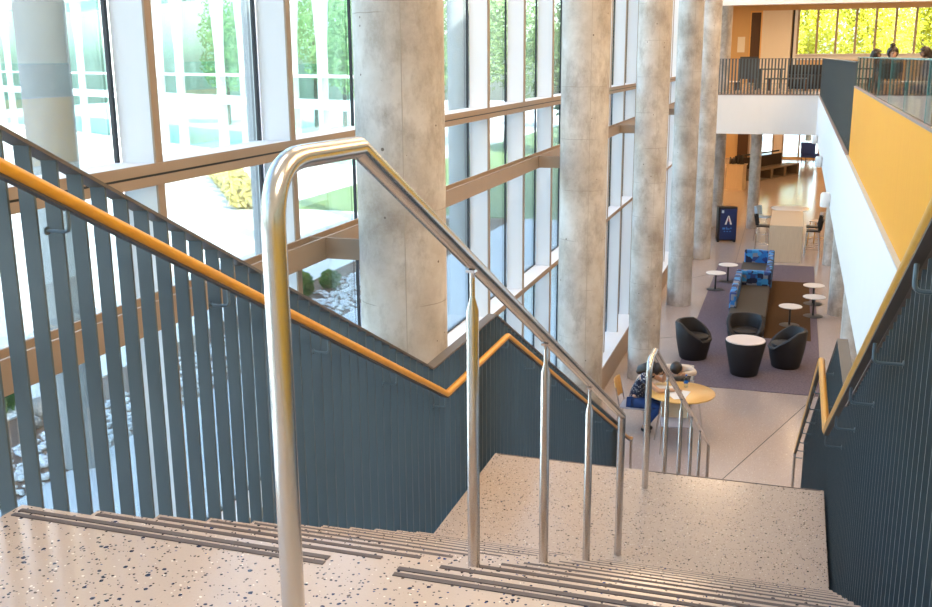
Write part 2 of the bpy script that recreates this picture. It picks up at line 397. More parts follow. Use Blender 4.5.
# ------------------------------------------------------------------ window wall
FIN0, MOD = 4.52, 1.507
TR = (.608, -1.685)       # transom centres
for n in range(-8, 22):
    y = FIN0+MOD*n
    if y < -7.9 or y > 36: continue
    nm = 'window_%d'%k; k += 1
    f = tag(MB().box(X_GL+.02,X_IN,y,y+.055,ZF,ZT).build(nm, M['white']), None, None, None, 'structure')
    MB().box(X_IN,X_IN+.012,y-.004,y+.058,ZF,ZT).build('mullion_cap', M['tan'], f)
    MB().box(X_GL-.012,X_GL+.012,y-.022,y-.002,ZF,ZT).build('gasket', M['gasket'], f)
    for a,b in ((ZF+.35,TR[1]-.03),(TR[1]+.03,TR[0]-.05),(TR[0]+.05,ZT)):
        MB().box(X_GL-.012,X_GL,y+.056,y+MOD-.034,a,b).build('window_pane', M['glass'], f)
t = 5
for zc, hh in ((TR[0],.055),(TR[1],.03)):
    o = struct('trim_%d'%t, MB().box(X_GL+.0,X_IN+.0125,-8,36.5,zc-hh+.004,zc+hh), M['white']); t += 1
    if hh > .04:
        MB().box(X_IN+.0126,X_IN+.022,-8,36.5,zc-hh,zc-.006).box(X_IN+.0126,X_IN+.022,-8,36.5,zc+.006,zc+hh+.004).build('face_plate', M['tan'], o)
        MB().box(X_IN+.0126,X_IN+.017,-8,36.5,zc-.006,zc+.006).build('dark_groove', M['gasket'], o)  # black strip set back between the two face plates
    else:
        MB().box(X_IN+.0126,X_IN+.022,-8,36.5,zc-hh,zc+hh+.002).build('face_plate', M['tan'], o)
    if hh < .04: MB().box(X_GL-.02,X_GL+.008,-8,36.5,zc+hh,zc+hh+.012).build('gasket', M['gasket'], o)
o = struct('baseboard_left', MB().box(X_GL-.1,-3.0,-8,36.5,ZF,ZF+.45), M['white'], label='white window ledge along the foot of the glass wall')
MB().box(-3.0,-2.985,-8,36.5,ZF,ZF+.455).build('face_plate', M['tan'], o)

# steel beam on its side between glass and columns
bm = tag(MB().box(-3.0,-2.985,-8,36.3,-.14,.012).box(-3.115,-3.1,-8,36.3,-.14,.012).box(-3.1,-3.0,-8,36.3,-.075,-.06).build('steel_beam', M['tan']),
         'tan steel beam running level along the window wall', 'beam')
COLY = [6.14+6.03*i for i in range(-2,6)]
CX, CR = -2.425, .288
for y in COLY:
    MB().box(-2.985,CX-CR-.002,y-.008,y+.008,-.135,.008).build('bracket', M['tan'], bm)
    MB().box(-3.1,-3.0,y-.008,y+.008,-.06,.008).build('stiffener', M['tan'], bm)
for n in range(-8,22):
    y = FIN0+MOD*n
    if -7.9 < y < 36: MB().box(X_IN+.0225,-3.115,y+.02,y+.035,-.13,.005).build('bracket', M['tan'], bm)

# ------------------------------------------------------------------ columns
words = {6.14:'nearest concrete column, behind the steel handrail', 12.17:'second concrete column along the windows, above the stair guard point',
         18.2:'third concrete column along the windows, beside the seated writer', 24.23:'fourth concrete column along the windows, beyond the left tub chair',
         30.26:'fifth concrete column along the windows, left of the low white tables', 36.29:'farthest concrete column of the window row, behind the navy bin'}
def column(x, y, r, z0, z1, label, group=None):
    o = MB().lathe([(0,z0),(r,z0),(r,z1),(0,z1)],(x,y,0),48).build('concrete_column', M['concrete'], None, 40)
    tag(o, label, 'column', group)
    for a in (-1.15, 1.6, 3.6):
        px, py = x+math.cos(a)*r, y+math.sin(a)*r
        MB().cyl((px,py,z0+.01),(px,py,z1-.01),.0028,None,6).build('form_seam', M['seam'], o)
for y in COLY:
    lb = next((v for kk,v in words.items() if abs(kk-y) < .05), None)
    if lb: column(CX-(.04 if y>30 else 0)-(.06 if y>35 else 0), y, CR-(.02 if y>35 else 0), ZF, ZT if y < 33 else -1.2, lb)
    elif y > 0: pass
column(CX-.1, 36.29, CR-.02, 0, 3.34, 'concrete column of the upper far level behind its railing')
column(-1.24, 36.2, .19, ZF, -1.2, 'thin concrete column beneath the far slab, between bin and bar table')
for i,y in enumerate((18.2,24.23,30.26)):
    column(1.25, y, .27, ZF, -1.2, ('concrete column hidden low under the right slab, nearest','concrete column under the right slab beside the pedestal tables','concrete column under the right slab beside the bar stools')[i])

# ------------------------------------------------------------------ stairs
XL, XRR, XM = -1.955, .34, -.83
TREAD, RISE = .30, .15
def strips(parent, yn, z, gap):
    for s0 in ((.022,.050) if yn < 6.7 else (.012,)):
        for a,b in ((XL+.02, gap[0]), (gap[1], XRR-.02)):
            MB().box(a,b,yn-s0-(.016 if yn < 6.7 else .008),yn-s0,z-.003,z+.0025).build('nosing_strip', M['strip'], parent)
def flight(y0, z0, n, label):
    st = empty('stair_flight', (0,0,0)); tag(st, label, 'stairs')
    y1 = y0+TREAD*n; sl = RISE/TREAD
    for kk in range(1, n+1):
        ya, yb, z = y0+TREAD*(kk-1), y0+TREAD*kk, z0-RISE*kk
        s = MB().box(XL,XRR,ya-.02 if kk>1 else ya+.002,yb,z-.16,z,.004).build('step', M['terr'], st)
        strips(s, yb, z, (-1.005,-.835))
    poly = [(y0+.002,z0-.31),(y1-.02,z0-RISE*n-.17),(y1-.02,max(z0-RISE*n-.45,ZF+.01)),(y0+.002,z0-.62)]
    MB().prism(poly,'x',XL+.02,XRR-.02).build('soffit', M['soffit'], st)
    return st
flight(2.064, 0, 10, 'upper terrazzo stair flight with paired dark nosing strips')
strips(uf, 2.064, 0, (-1.015,-.835))
ln = MB().box(XL,XRR,5.066,6.706,ZL-.3,ZL,.004).build('stair_landing', M['terr'])
tag(ln, 'beige terrazzo stair landing halfway down', 'landing')
strips(ln, 6.706, ZL, (-1.005,-.835))
flight(6.708, ZL, 19, 'lower terrazzo stair flight descending beyond the landing')

# ------------------------------------------------------------------ fin guards
def zup(y): return -.5*(y-2.064) if y > 2.064 else 0
def ztop_up(y): return max(-.60, 1.034-.5*(y-2.168)) if y > 1.93 else 1.153
def zlow(y): return ZL-.5*max(0,y-6.706)
def fin_guard(side, label, ys, zt, zb, capsegs):
    a, b = ((-2.028,-1.968) if side < 0 else (.352,.412))
    g = empty('stair_guard', (a,ys[0],-.015)); tag(g, label, 'guard rail')
    for y in ys:
        t0, t1 = zt(y)-.012, zt(y+.008)-.012
        z0, z1 = zb(y), zb(y+.008)
        o = MB().hexa([(a+.004,y,z0),(b-.004,y,z0),(b-.004,y+.008,z1),(a+.004,y+.008,z1),(a+.004,y,t0),(b-.004,y,t0),(b-.004,y+.008,t1),(a+.004,y+.008,t1)]).build('fin', M['fin'])
        o.parent = g; o.matrix_parent_inverse = Matrix.Translation((-a,-ys[0],0))
    for (ya,za),(yb,zb_) in zip(capsegs,capsegs[1:]):
        o = MB().prism([(ya,za),(yb,zb_),(yb,zb_-.012),(ya,za-.012)],'x',a-.003,b+.003).build('cap_rail', M['bronze'])
        o.parent = g; o.matrix_parent_inverse = Matrix.Translation((-a,-ys[0],0))
    return g
PITCH = .1
up_y = [1.257+PITCH*i for i in range(0,42)]
up_y = [y for y in up_y if y < 5.42]
land_y = [5.44+PITCH*i for i in range(0,14)]
low_y = [6.80+PITCH*i for i in range(0,58)]
def ztop_low(y): return -.60-.5*max(0,y-6.79)
for s, nm in ((-1,'left'),(1,'right')):
    fin_guard(s, ('blue grey fin guard sloping down on the window side of the upper flight' if s<0 else 'dark blue grey fin guard sloping down on the right of the upper flight'),
        up_y, ztop_up, lambda y: (zup(y)-.33 if y < 5.06 else ZL-.30), [(1.28,1.153),(1.93,1.153),(5.436,-.60)])
    fin_guard(s, ('level blue grey fin guard at the landing, window side' if s<0 else 'level dark fin guard at the landing, right side'),
        land_y, lambda y: -.60, lambda y: ZL-.30, [(5.437,-.60),(6.79,-.60)])
    fin_guard(s, ('dark fin guard sloping down the window side of the lower flight' if s<0 else 'dark fin guard sloping down the right of the lower flight'),
        low_y, ztop_low, lambda y: max(ZF+.01, zlow(y)-.45), [(6.791,-.60),(12.56,-3.485)])

# ------------------------------------------------------------------ wooden handrails
def wood_rail(x, side, label, zn=1.04, ye=12.55):
    pts = [(x,1.30,zn+.005),(x,1.83,zn),(x,5.43,-.77),(x,6.79,-.77),(x,ye,-.77-.5*(ye-6.79)),(x,ye+.17,-.77-.5*(ye-6.79)-.05)]
    rl = MB().tube(fillet(pts,[.05,.02,.02,.06],4), .021, 14).build('wooden_handrail', M['railwood'], None, 50)
    tag(rl, label, 'handrail')
    gx = -1.962 if side < 0 else .346
    def zr(y): return zn-(zn+.77)/3.6*(y-1.83) if y < 5.43 else (-.77 if y < 6.79 else -.77-.5*(y-6.79))
    fl = MB(); path = fillet(pts[1:-1],[.02,.02],4); hw = .0125
    for a_, b_ in zip(path, path[1:]):
        d_ = (b_-a_).normalized(); nn = V3((0,-d_.z,d_.y)); nn = nn if nn.z > 0 else -nn
        lo0, lo1 = a_-nn*.026, b_-nn*.026; hi0, hi1 = a_-nn*.018, b_-nn*.018; ex = V3((hw,0,0))
        fl.hexa([lo0-ex,lo0+ex,lo1+ex,lo1-ex,hi0-ex,hi0+ex,hi1+ex,hi1-ex])
    fl.build('flat_bar', M['bracketdark'], rl)
    for y in (1.50,2.28,3.07,3.86,4.64,5.40,6.1,6.8,7.6,8.4,9.2,10.0,10.8,11.6,12.4):
        z = zr(y)
        MB().tube(fillet([(x,y,z-.018),(x,y,z-.088),(gx,y,z-.088)],.018,4), .0055, 8).cyl((gx,y,z-.088),(gx-side*-.004*0+(.004 if side<0 else -.004),y,z-.088),.012).build('bracket', M['bracket'], rl)
    ze = -.77-.5*(ye-6.79)-.045
    MB().tube([(x,ye+.15,ze),(x,ye+.15,ZF)], .019, 12).build('end_post', M['steel'], rl, 50)
    MB().lathe([(0,0),(.04,0),(.04,.008),(0,.008)],(x,ye+.15,ZF),16).build('base_flange', M['steel'], rl)
wood_rail(-1.885, -1, 'orange wooden handrail on brackets along the left stair guard', 1.04, 13.05)
wood_rail(.262, 1, 'orange wooden handrail on brackets along the right stair guard', 1.005)

# ------------------------------------------------------------------ steel centre handrails
def steel_post(rail, y, zb, ztube, r=.018, XM=XM):
    p = MB().lathe([(0,0),(r,0),(r,ztube-zb-.135),(.0075,ztube-zb-.098),(.0075,ztube-zb-.04),(0,ztube-zb-.04)],(XM,y,zb),20).build('post', M['steel'], rail, 35)
    MB().cyl((XM,y,ztube-.045),(XM,y,ztube-.017),.0065,.010,10).box(XM-.013,XM+.013,y-.022,y+.022,ztube-.024,ztube-.016).build('saddle', M['chrome'], p)
def ftread(y, y0, z0, n):
    kk = math.floor((y-y0)/TREAD)+1
    return z0-RISE*max(0,min(kk,n+1))
zt_up = lambda y: 1.012-.5085*(y-1.87)
pts = [(XM,1.508,0),(XM,1.508,1.018),(XM,1.87,1.012),(XM,5.41,zt_up(5.41)),(XM,5.41,ZL)]
hr = MB().tube(fillet(pts,[.115,.006,.004],8), .0215, 20).build('steel_handrail', M['steel'], None, 50)
tag(hr, 'brushed steel centre handrail bending over in the foreground, upper flight', 'handrail')
for y in (2.62,3.52,4.42): steel_post(hr, y, ftread(y,2.064,0,10), zt_up(y))
MB().lathe([(0,0),(.05,0),(.05,.006),(.022,.006)],(XM,1.508,0),20).build('base_flange', M['steel'], hr)
zt_lo = lambda y: -.765-.491*(y-6.68)
XM2 = -.812
pts = [(XM2,6.40,ZL),(XM2,6.41,-.755),(XM2,6.68,-.765),(XM2,12.75,zt_lo(12.75)),(XM2,12.75,ZF)]
hr2 = MB().tube(fillet(pts,[.11,.01,.004],8), .0215, 20).build('steel_handrail', M['steel'], None, 50)
tag(hr2, 'brushed steel centre handrail of the lower flight, in front of the round table', 'handrail')
for y in (7.55,8.75,9.95,11.15): steel_post(hr2, y, ftread(y,6.708,ZL,19), zt_lo(y), XM=XM2)

# ------------------------------------------------------------------ mezzanine edge, right and far
def fins_run(name, label, pts_fn, n, z0, z1, cap, group=None):
    g = empty(name); tag(g, label, 'guard rail')
    rest = MB()
    for i in range(n):
        c = pts_fn(i)
        if i < 100: MB().box(*c, z0, z1).build('fin', M['fin'], g)
        else: rest.box(*c, z0, z1)
    if n > 100: tag(rest.build('fin', M['fin'], g), None, None, None, 'stuff')
    else: rest.bm.free()
    MB().box(*cap[:4], z1, z1+.012).build('cap_rail', M['fin'], g)
    MB().box(*cap[:4], z0-.012, z0).build('bottom_rail', M['bronze'], g)
    return g
fins_run('mezzanine_guard','grey fin guard across the far end of the upper level', lambda i:(-2.62+.0985*i,-2.572+.0985*i,33.385,33.397), 33, .03, 1.10, (-2.63,.64,33.355,33.435))
fins_run('mezzanine_guard','long teal grey fin guard along the right mezzanine edge', lambda i:(.632,.70,13.2+.1*i,13.208+.1*i), 201, .03, 1.10, (.628,.704,13.18,33.35))
struct('trim_%d'%t, MB().box(.596,.64,13.12,33.36,-.001,.016).box(-3.1,.66,33.29,33.36,-.001,.016), M['ledgebrown']); t += 1
struct('trim_%d'%t, MB().box(.596,.632,-6,13.12,-.001,.012), M['ledge']); t += 1
pw = struct('wall_parapet', MB().box(.632,.672,-6,13.13,.0,.815), M['wall_wood'], label='orange veneered parapet along the right mezzanine edge')
MB().box(.628,.676,-6,13.135,.815,.83).build('cap_strip', M['ledgebrown'], pw)
gl = empty('glass_guard', (.652,0,.83)); tag(gl, 'clear glass guard panels standing on the orange parapet', 'guard rail')
y = 13.1
while y > -1:
    p = MB().box(-.006,.006,y-1.19,y-.01,.0005,.325).build('glass_panel', M['guardglass'], gl)
    for e0 in (y-.01,y-1.194): MB().box(-.0065,.0065,e0,e0+.004,.0005,.325).build('glass_edge', M['glassedge'], p)
    y -= 1.2
MB().box(-.009,.009,-1.2,13.1,.325,.335).build('top_cap', M['glassedge'], gl)
# cylindrical lamps on the fascia
for y,lb in ((16.96,'nearest white cylinder lamp on the white fascia'),(23.2,'middle white cylinder lamp on the white fascia'),(29.5,'farthest white cylinder lamp on the white fascia')):
    L = empty('wall_lamp',(.598,y,-1.05)); tag(L, lb, 'lamp')
    MB().cyl((.0,0,0),(-.02,0,0),.05,None,20).build('mounting_plate', M['lamp'], L, 40)
    MB().tube([(-.005,0,0),(-.02,0,0)],.03,16).build('arm', M['lamp'], L, 40)
    MB().lathe([(0,-.11),(.065,-.11),(.075,-.09),(.075,.09),(.055,.12),(0,.12)],(-.078,0,0),24).build('lamp_body', M['lamp'], L, 35)

# ------------------------------------------------------------------ lower floor furniture
tag(MB().box(-1.86,.745,17.95,29.75,ZF,ZF+.012).build('area_rug', M['carpet']), 'large mauve grey carpet under the lounge seating', 'rug')

def tub_chair(x, y, rz, label):
    g = empty('tub_chair',(x,y,ZF+.012),rz); g.scale = (1.06,1.06,1.02); tag(g, label, 'armchair', 'black tub chairs on the carpet')
    # facing -Y locally; shell open at the front
    prof = []; seg = 40
    mb = MB(); rings = []
    def hgt(an):                                     # shell rim height: high back, low front
        c = (1-math.cos(an))/2                       # 0 front .. 1 back
        return .41+.32*min(1, max(0,(c-.10)/.62))**.75
    def rad(h): return .255+.085*min(1,h/.5)
    outer, inner, rim_o, rim_i, bot, seatring = [],[],[],[],[],[]
    for j in range(seg):
        an = 2*PI*j/seg; dx, dy = math.sin(an), -math.cos(an); H = hgt(an)
        P = lambda r_,z_: mb.bm.verts.new((dx*r_*1.02,dy*r_,z_))
        bot.append(P(.235,0)); outer.append([P(.25,.02),P(rad(.2),.2),P(rad(.4),.40),P(rad(H)+.012,H-.03)])
        rim_o.append(P(rad(H)-.01,H)); rim_i.append(P(rad(H)-.055,H)); inner.append([P(rad(H)-.075,H-.035),P(.255,.41)])
    n = seg
    for j in range(n):
        q = (j+1)%n
        ch = [[bot[i]]+outer[i]+[rim_o[i],rim_i[i]]+inner[i] for i in (j,q)]
        for a_ in range(len(ch[0])-1): mb._f([ch[0][a_],ch[1][a_],ch[1][a_+1],ch[0][a_+1]])
    mb._f(bot[::-1]); mb._f([inner[j][1] for j in range(n)])
    mb.build('shell', M['black'], g, 50)
    MB().lathe([(0,.40),(.25,.40),(.262,.42),(.255,.455),(.22,.468),(0,.47)],(0,-.01,0),32).build('seat_cushion', M['black'], g, 50)
    return g
tub_chair(-1.65,19.72,math.radians(72),'black tub chair at the left edge of the carpet, turned to the right')
tub_chair(-.70,20.42,math.radians(0),'black tub chair facing the stairs behind the drum table')
tub_chair(.11,19.62,math.radians(-78),'black tub chair right of the drum table, turned to the left')
dt = empty('drum_table',(-.63,18.9,ZF+.012)); dt.scale = (1.05,1.05,1.0); tag(dt, 'black tapered drum table with a rosy white round top', 'side table')
MB().lathe([(0,0),(.225,0),(.24,.02),(.355,.62),(.355,.65),(0,.65)],(0,0,0),36).build('body', M['black'], dt, 40)
MB().lathe([(0,.651),(.338,.651),(.345,.66),(.338,.672),(0,.672)],(0,0,0),36).build('table_top', M['pinktop'], dt, 40)

def side_table(x, y, h, label, z=ZF+.012):
    g = empty('pedestal_table',(x,y,z)); tag(g, label, 'side table', 'small white pedestal tables')
    MB().lathe([(0,h-.018),(.245,h-.018),(.252,h-.009),(.245,h),(0,h)],(0,0,0),36).build('table_top', M['whitetop'], g, 40)
    MB().cyl((0,0,.014),(0,0,h-.018),.022,None,14).build('stem', M['charcoal'], g, 40)
    MB().lathe([(0,0),(.22,0),(.22,.006),(.03,.016),(0,.016)],(0,0,0),32).build('base', M['charcoal'], g, 40)
side_table(-1.70,26.05,.44,'white pedestal table left of the sofa, the nearer of two')
side_table(-1.46,27.1,.46,'white pedestal table left of the sofa, the farther of two')
side_table(.15,22.85,.44,'white pedestal table nearest the right tub chair')
side_table(.66,23.85,.46,'white pedestal table at the right carpet edge, nearer of two')
side_table(.67,25.1,.46,'white pedestal table at the right carpet edge, farther of two')

# S-shaped sofa
sf = empty('sectional_sofa',(-.72,24.6,ZF+.012)); tag(sf, 'long taupe bench sofa with zigzag blue patchwork backs', 'sofa')
MB().box(-.38,.36,-2.95,3.05,.02,.36,.02,2).build('plinth', M['black'], sf)
MB().box(-.40,.38,-3.0,.10,.36,.46,.03,3).build('seat', M['brownseat'], sf)
MB().box(-.40,.38,.32,3.08,.36,.46,.03,3).build('seat', M['brownseat'], sf)
for nm_,c in (('backrest',(-.42,-.27,-2.35,.10)),('backrest',(-.42,.40,.11,.30)),('backrest',(.26,.41,.31,3.10)),('backrest',(-.36,.25,2.94,3.10))):
    MB().box(*c,.34,.80,.035,3).build(nm_, M['mosaic'], sf)
tag(MB().box(-.36,.60,21.6,27.5,ZF+.0125,ZF+.016).build('floor_mat', M['carpetbrown']), 'brown carpet inset beside the sofa', 'rug')

# bar height table
bt = empty('bar_table',(-.07,31.7,ZF)); tag(bt, 'long pale wood bar table with a solid panel end', 'table')
MB().box(-.46,.46,-1.5,1.6,1.02,1.075,.004).build('table_top', M['lightwood'], bt)
MB().box(-.46,.46,-1.5,-1.44,0,1.02).build('end_panel', M['lightwood'], bt)
MB().box(-.46,.46,1.54,1.6,0,1.02).build('end_panel', M['lightwood'], bt)
rt = empty('round_bar_table',(.0,33.96,ZF)); tag(rt, 'round white bar height table beyond the long bar table', 'table')
MB().lathe([(0,1.04),(.58,1.04),(.6,1.055),(.58,1.07),(0,1.07)],(0,0,0),40).build('table_top', M['whitetop'], rt, 40)
MB().cyl((0,0,.03),(0,0,1.04),.04).build('stem', M['charcoal'], rt, 40)
MB().lathe([(0,0),(.3,0),(.3,.01),(.05,.03),(0,.03)],(0,0,0),32).build('base', M['charcoal'], rt, 40)

def bar_stool(x, y, rz, shell, legm, label, sh=.80):
    g = empty('bar_stool',(x,y,ZF),rz); tag(g, label, 'stool')           # faces -Y locally
    MB().box(-.2,.2,-.2,.2,sh-.035,sh,.015,2).build('seat', shell, g, 50)
    mb = MB(); N = 8
    for i in range(N):
        for j in range(3):
            pass
    pts = [(-.21,.12,sh+.02),(-.19,.2,sh+.02),(0,.225,sh+.02),(.19,.2,sh+.02),(.21,.12,sh+.02)]
    for i in range(4):
        a, b = V3(pts[i]), V3(pts[i+1]); up = V3((0,.05,.30)); th = V3((0,.015,0))
        mb.hexa([a,b,b+th,a+th,a+up,b+up,b+up+th,a+up+th])
    mb.build('backrest', shell, g, 50)
    for sx in (-1,1):
        for sy in (-1,1):
            MB().tube([(sx*.17,sy*.16,sh-.03),(sx*.21,sy*.21,0)],.014,10).build('leg', legm, g, 50)
    MB().tube([(-.2,-.195,.24),(.2,-.195,.24),(.2,.195,.24),(-.2,.195,.24),(-.2,-.195,.24)],.008,8).build('footrest', legm, g, 50)
bar_stool(-.75,31.9,math.radians(90),M['blackplastic'],M['chrome'],'black bar stool with chrome legs left of the bar table')
bar_stool(-.80,33.75,math.radians(70),M['lightblue'],M['chrome'],'pale blue bar stool at the far left of the bar table')
bar_stool(.70,31.35,math.radians(-90),M['blackplastic'],M['chrome'],'black bar stool right of the bar table, nearer of two')
bar_stool(.70,32.1,math.radians(-90),M['blackplastic'],M['chrome'],'black bar stool right of the bar table, farther of two')
bar_stool(.86,33.25,math.radians(-120),M['beigeshell'],M['chairwood'],'beige bar stool with wooden legs near the right slab')

# navy stand with the emblem
bn = empty('recycling_bin',(-1.93,33.3,ZF),math.radians(14)); tag(bn, 'navy blue bin cabinet with a white pointed emblem', 'bin')
MB().box(-.30,.30,-.16,.16,.05,1.14,.008).build('cabinet', M['blackplastic'], bn)
fp = MB().box(-.225,.285,-.172,-.161,.09,1.08).build('front_panel', M['navy'], bn)
emb = MB()
for sg in (-1,1):
    emb.prism([(.03+sg*.115,.58),(.03+sg*.055,.58),(.03+sg*.012,.78),(.03+sg*.0,.86),(.03+sg*.02,.86)],'y',-.178,-.1725)
emb.build('emblem', M['letters'], fp)
MB().prism([(.03,.80),(.06,.72),(.045,.66),(.035,.70)],'y',-.1785,-.1726).build('emblem_accent', M['red'], fp)
lt = MB().box(-.15,-.06,-.176,-.1725,.42,.48).box(-.03,.0,-.176,-.1725,.42,.50).box(0,.08,-.176,-.1725,.42,.45).box(.10,.14,-.176,-.1725,.44,.48)
for i in range(3): lt.box(-.10+.09*i,-.06+.09*i,-.176,-.1725,.34,.37)
lt.build('small_print', M['bluedots'], fp)
MB().box(-.19,-.12,-.176,-.1725,.95,1.04).build('small_label', M['lightblue'], fp)
for a in (-.26,.26): MB().box(a-.03,a+.03,-.14,.14,0,.05).build('foot', M['blackplastic'], bn)

# cubby bench with dark perforated back
ang = math.atan2(54.1-50.2,.30+1.62)
cb = empty('cubby_bench',(-1.62,50.2,ZF),ang); tag(cb, 'long bench with open cubbies and a dark tall back', 'bench')
L = 4.35
fr = MB().box(0,L,0,.62,.48,.55).box(0,L,.57,.62,0,.48).box(0,L,0,.62,0,.04)
for i in range(4): fr.box(i*(L-.22)/3,i*(L-.22)/3+.22,0,.57,.04,.48)
fr.build('cubby_frame', paint('bench taupe', (.20,.155,.115), .5), cb)
MB().box(-.3,L-.7,.63,.69,0,1.08).build('back_panel', M['backpanel'], cb)
MB().box(-.3,L-.7,.78,.83,1.15,1.22).build('rear_rail', M['charcoal'], cb)

# reception desk and things at it
rd = empty('reception_desk',(-2.40,47.0,ZF),math.radians(-12)); tag(rd, 'pale wood reception desk by the far left wall', 'desk')
MB().box(-.36,.36,-.3,.3,0,1.10).build('desk_body', M['lightwood'], rd)
MB().box(-.40,.40,-.34,.34,1.10,1.14).build('counter_top', M['lightwood'], rd)
tr = MB(); random.seed(3)
for i in range(9): tr.cyl((-.3+.07*i,random.uniform(-.2,.2),1.14),(-.3+.07*i,random.uniform(-.2,.2),1.14+random.uniform(.2,.45)),.05,.03,8)
tag(tr.build('brochure_rack', M['charcoal']), 'dark cluster of stands on the reception desk', 'display'); bpy.data.objects['brochure_rack'].location = (-2.40,47.0,ZF)
bpy.data.objects['brochure_rack'].location.z += .004

# blue lounge chairs at the end wall
def blue_chair(x,y,rz,label):
    g = empty('lounge_chair',(x,y,ZF),rz); tag(g,label,'chair')
    MB().box(-.4,.4,-.4,.35,.3,.5,.04,2).build('seat',M['royal'],g,50)
    MB().box(-.4,.4,.25,.42,.5,1.15,.05,2).build('backrest',M['royal'],g,50)
    for sx in (-1,1):
        for sy in (-1,1): MB().cyl((sx*.33,sy*.33,0),(sx*.33,sy*.33,.3),.02).build('leg',M['charcoal'],g)
blue_chair(.85,60.0,math.radians(160),'royal blue lounge chair by the bright end windows of the lower level')

# ------------------------------------------------------------------ round table, chairs
TX, TY = -1.44, 15.27
tb = empty('round_table',(TX,TY,ZF)); tag(tb, 'round honey wood table with chrome legs below the stairs', 'table')
MB().lathe([(0,.725),(.52,.725),(.53,.735),(.53,.748),(.525,.752),(0,.752)],(0,0,0),56).build('table_top', M['tabletop'], tb, 40)
for a in (.6,2.17,3.74,5.3):
    MB().tube([(.30*math.cos(a),.30*math.sin(a),.725),(.42*math.cos(a),.42*math.sin(a),0)],.014,12).build('leg', M['chrome'], tb, 50)
def cafe_chair(x, y, rz, back, label, top=.80, noun='cafe_chair'):
    g = empty(noun,(x,y,ZF),rz); tag(g, label, 'chair')         # faces -Y locally
    MB().box(-.21,.21,-.21,.2,.43,.45,.009,2).build('seat', M['greyseat'], g, 50)
    mb = MB(); xs = [-.19,-.1,0,.1,.19]; dy = [.215,.245,.255,.245,.215]
    z0 = top-.30
    for i in range(4):
        a, b = V3((xs[i],dy[i],z0)), V3((xs[i+1],dy[i+1],z0)); up = V3((0,.06,.30)); th = V3((0,.012,0))
        mb.hexa([a,b,b+th,a+th,a+up,b+up,b+up+th,a+up+th])
    mb.build('backrest', back, g, 50)
    for sx in (-1,1):
        MB().tube([(sx*.19,-.18,.43),(sx*.215,-.23,0)],.010,10).build('leg', M['chrome'], g, 50)
        MB().tube([(sx*.2,.262,top-.10),(sx*.195,.19,.44),(sx*.215,.25,0)],.010,10).build('leg', M['chrome'], g, 50)
cafe_chair(-2.17,15.35,math.radians(88),M['chairwood'],'wooden backed grey seat chair under the writer in polka dots',.86)
cafe_chair(-1.45,14.72,math.radians(8),M['paleply'],'empty pale backed chair with its back tucked under the table',.69)
cafe_chair(-1.58,16.68,0,M['cream'],'cream chair on the far side of the round table',.68)

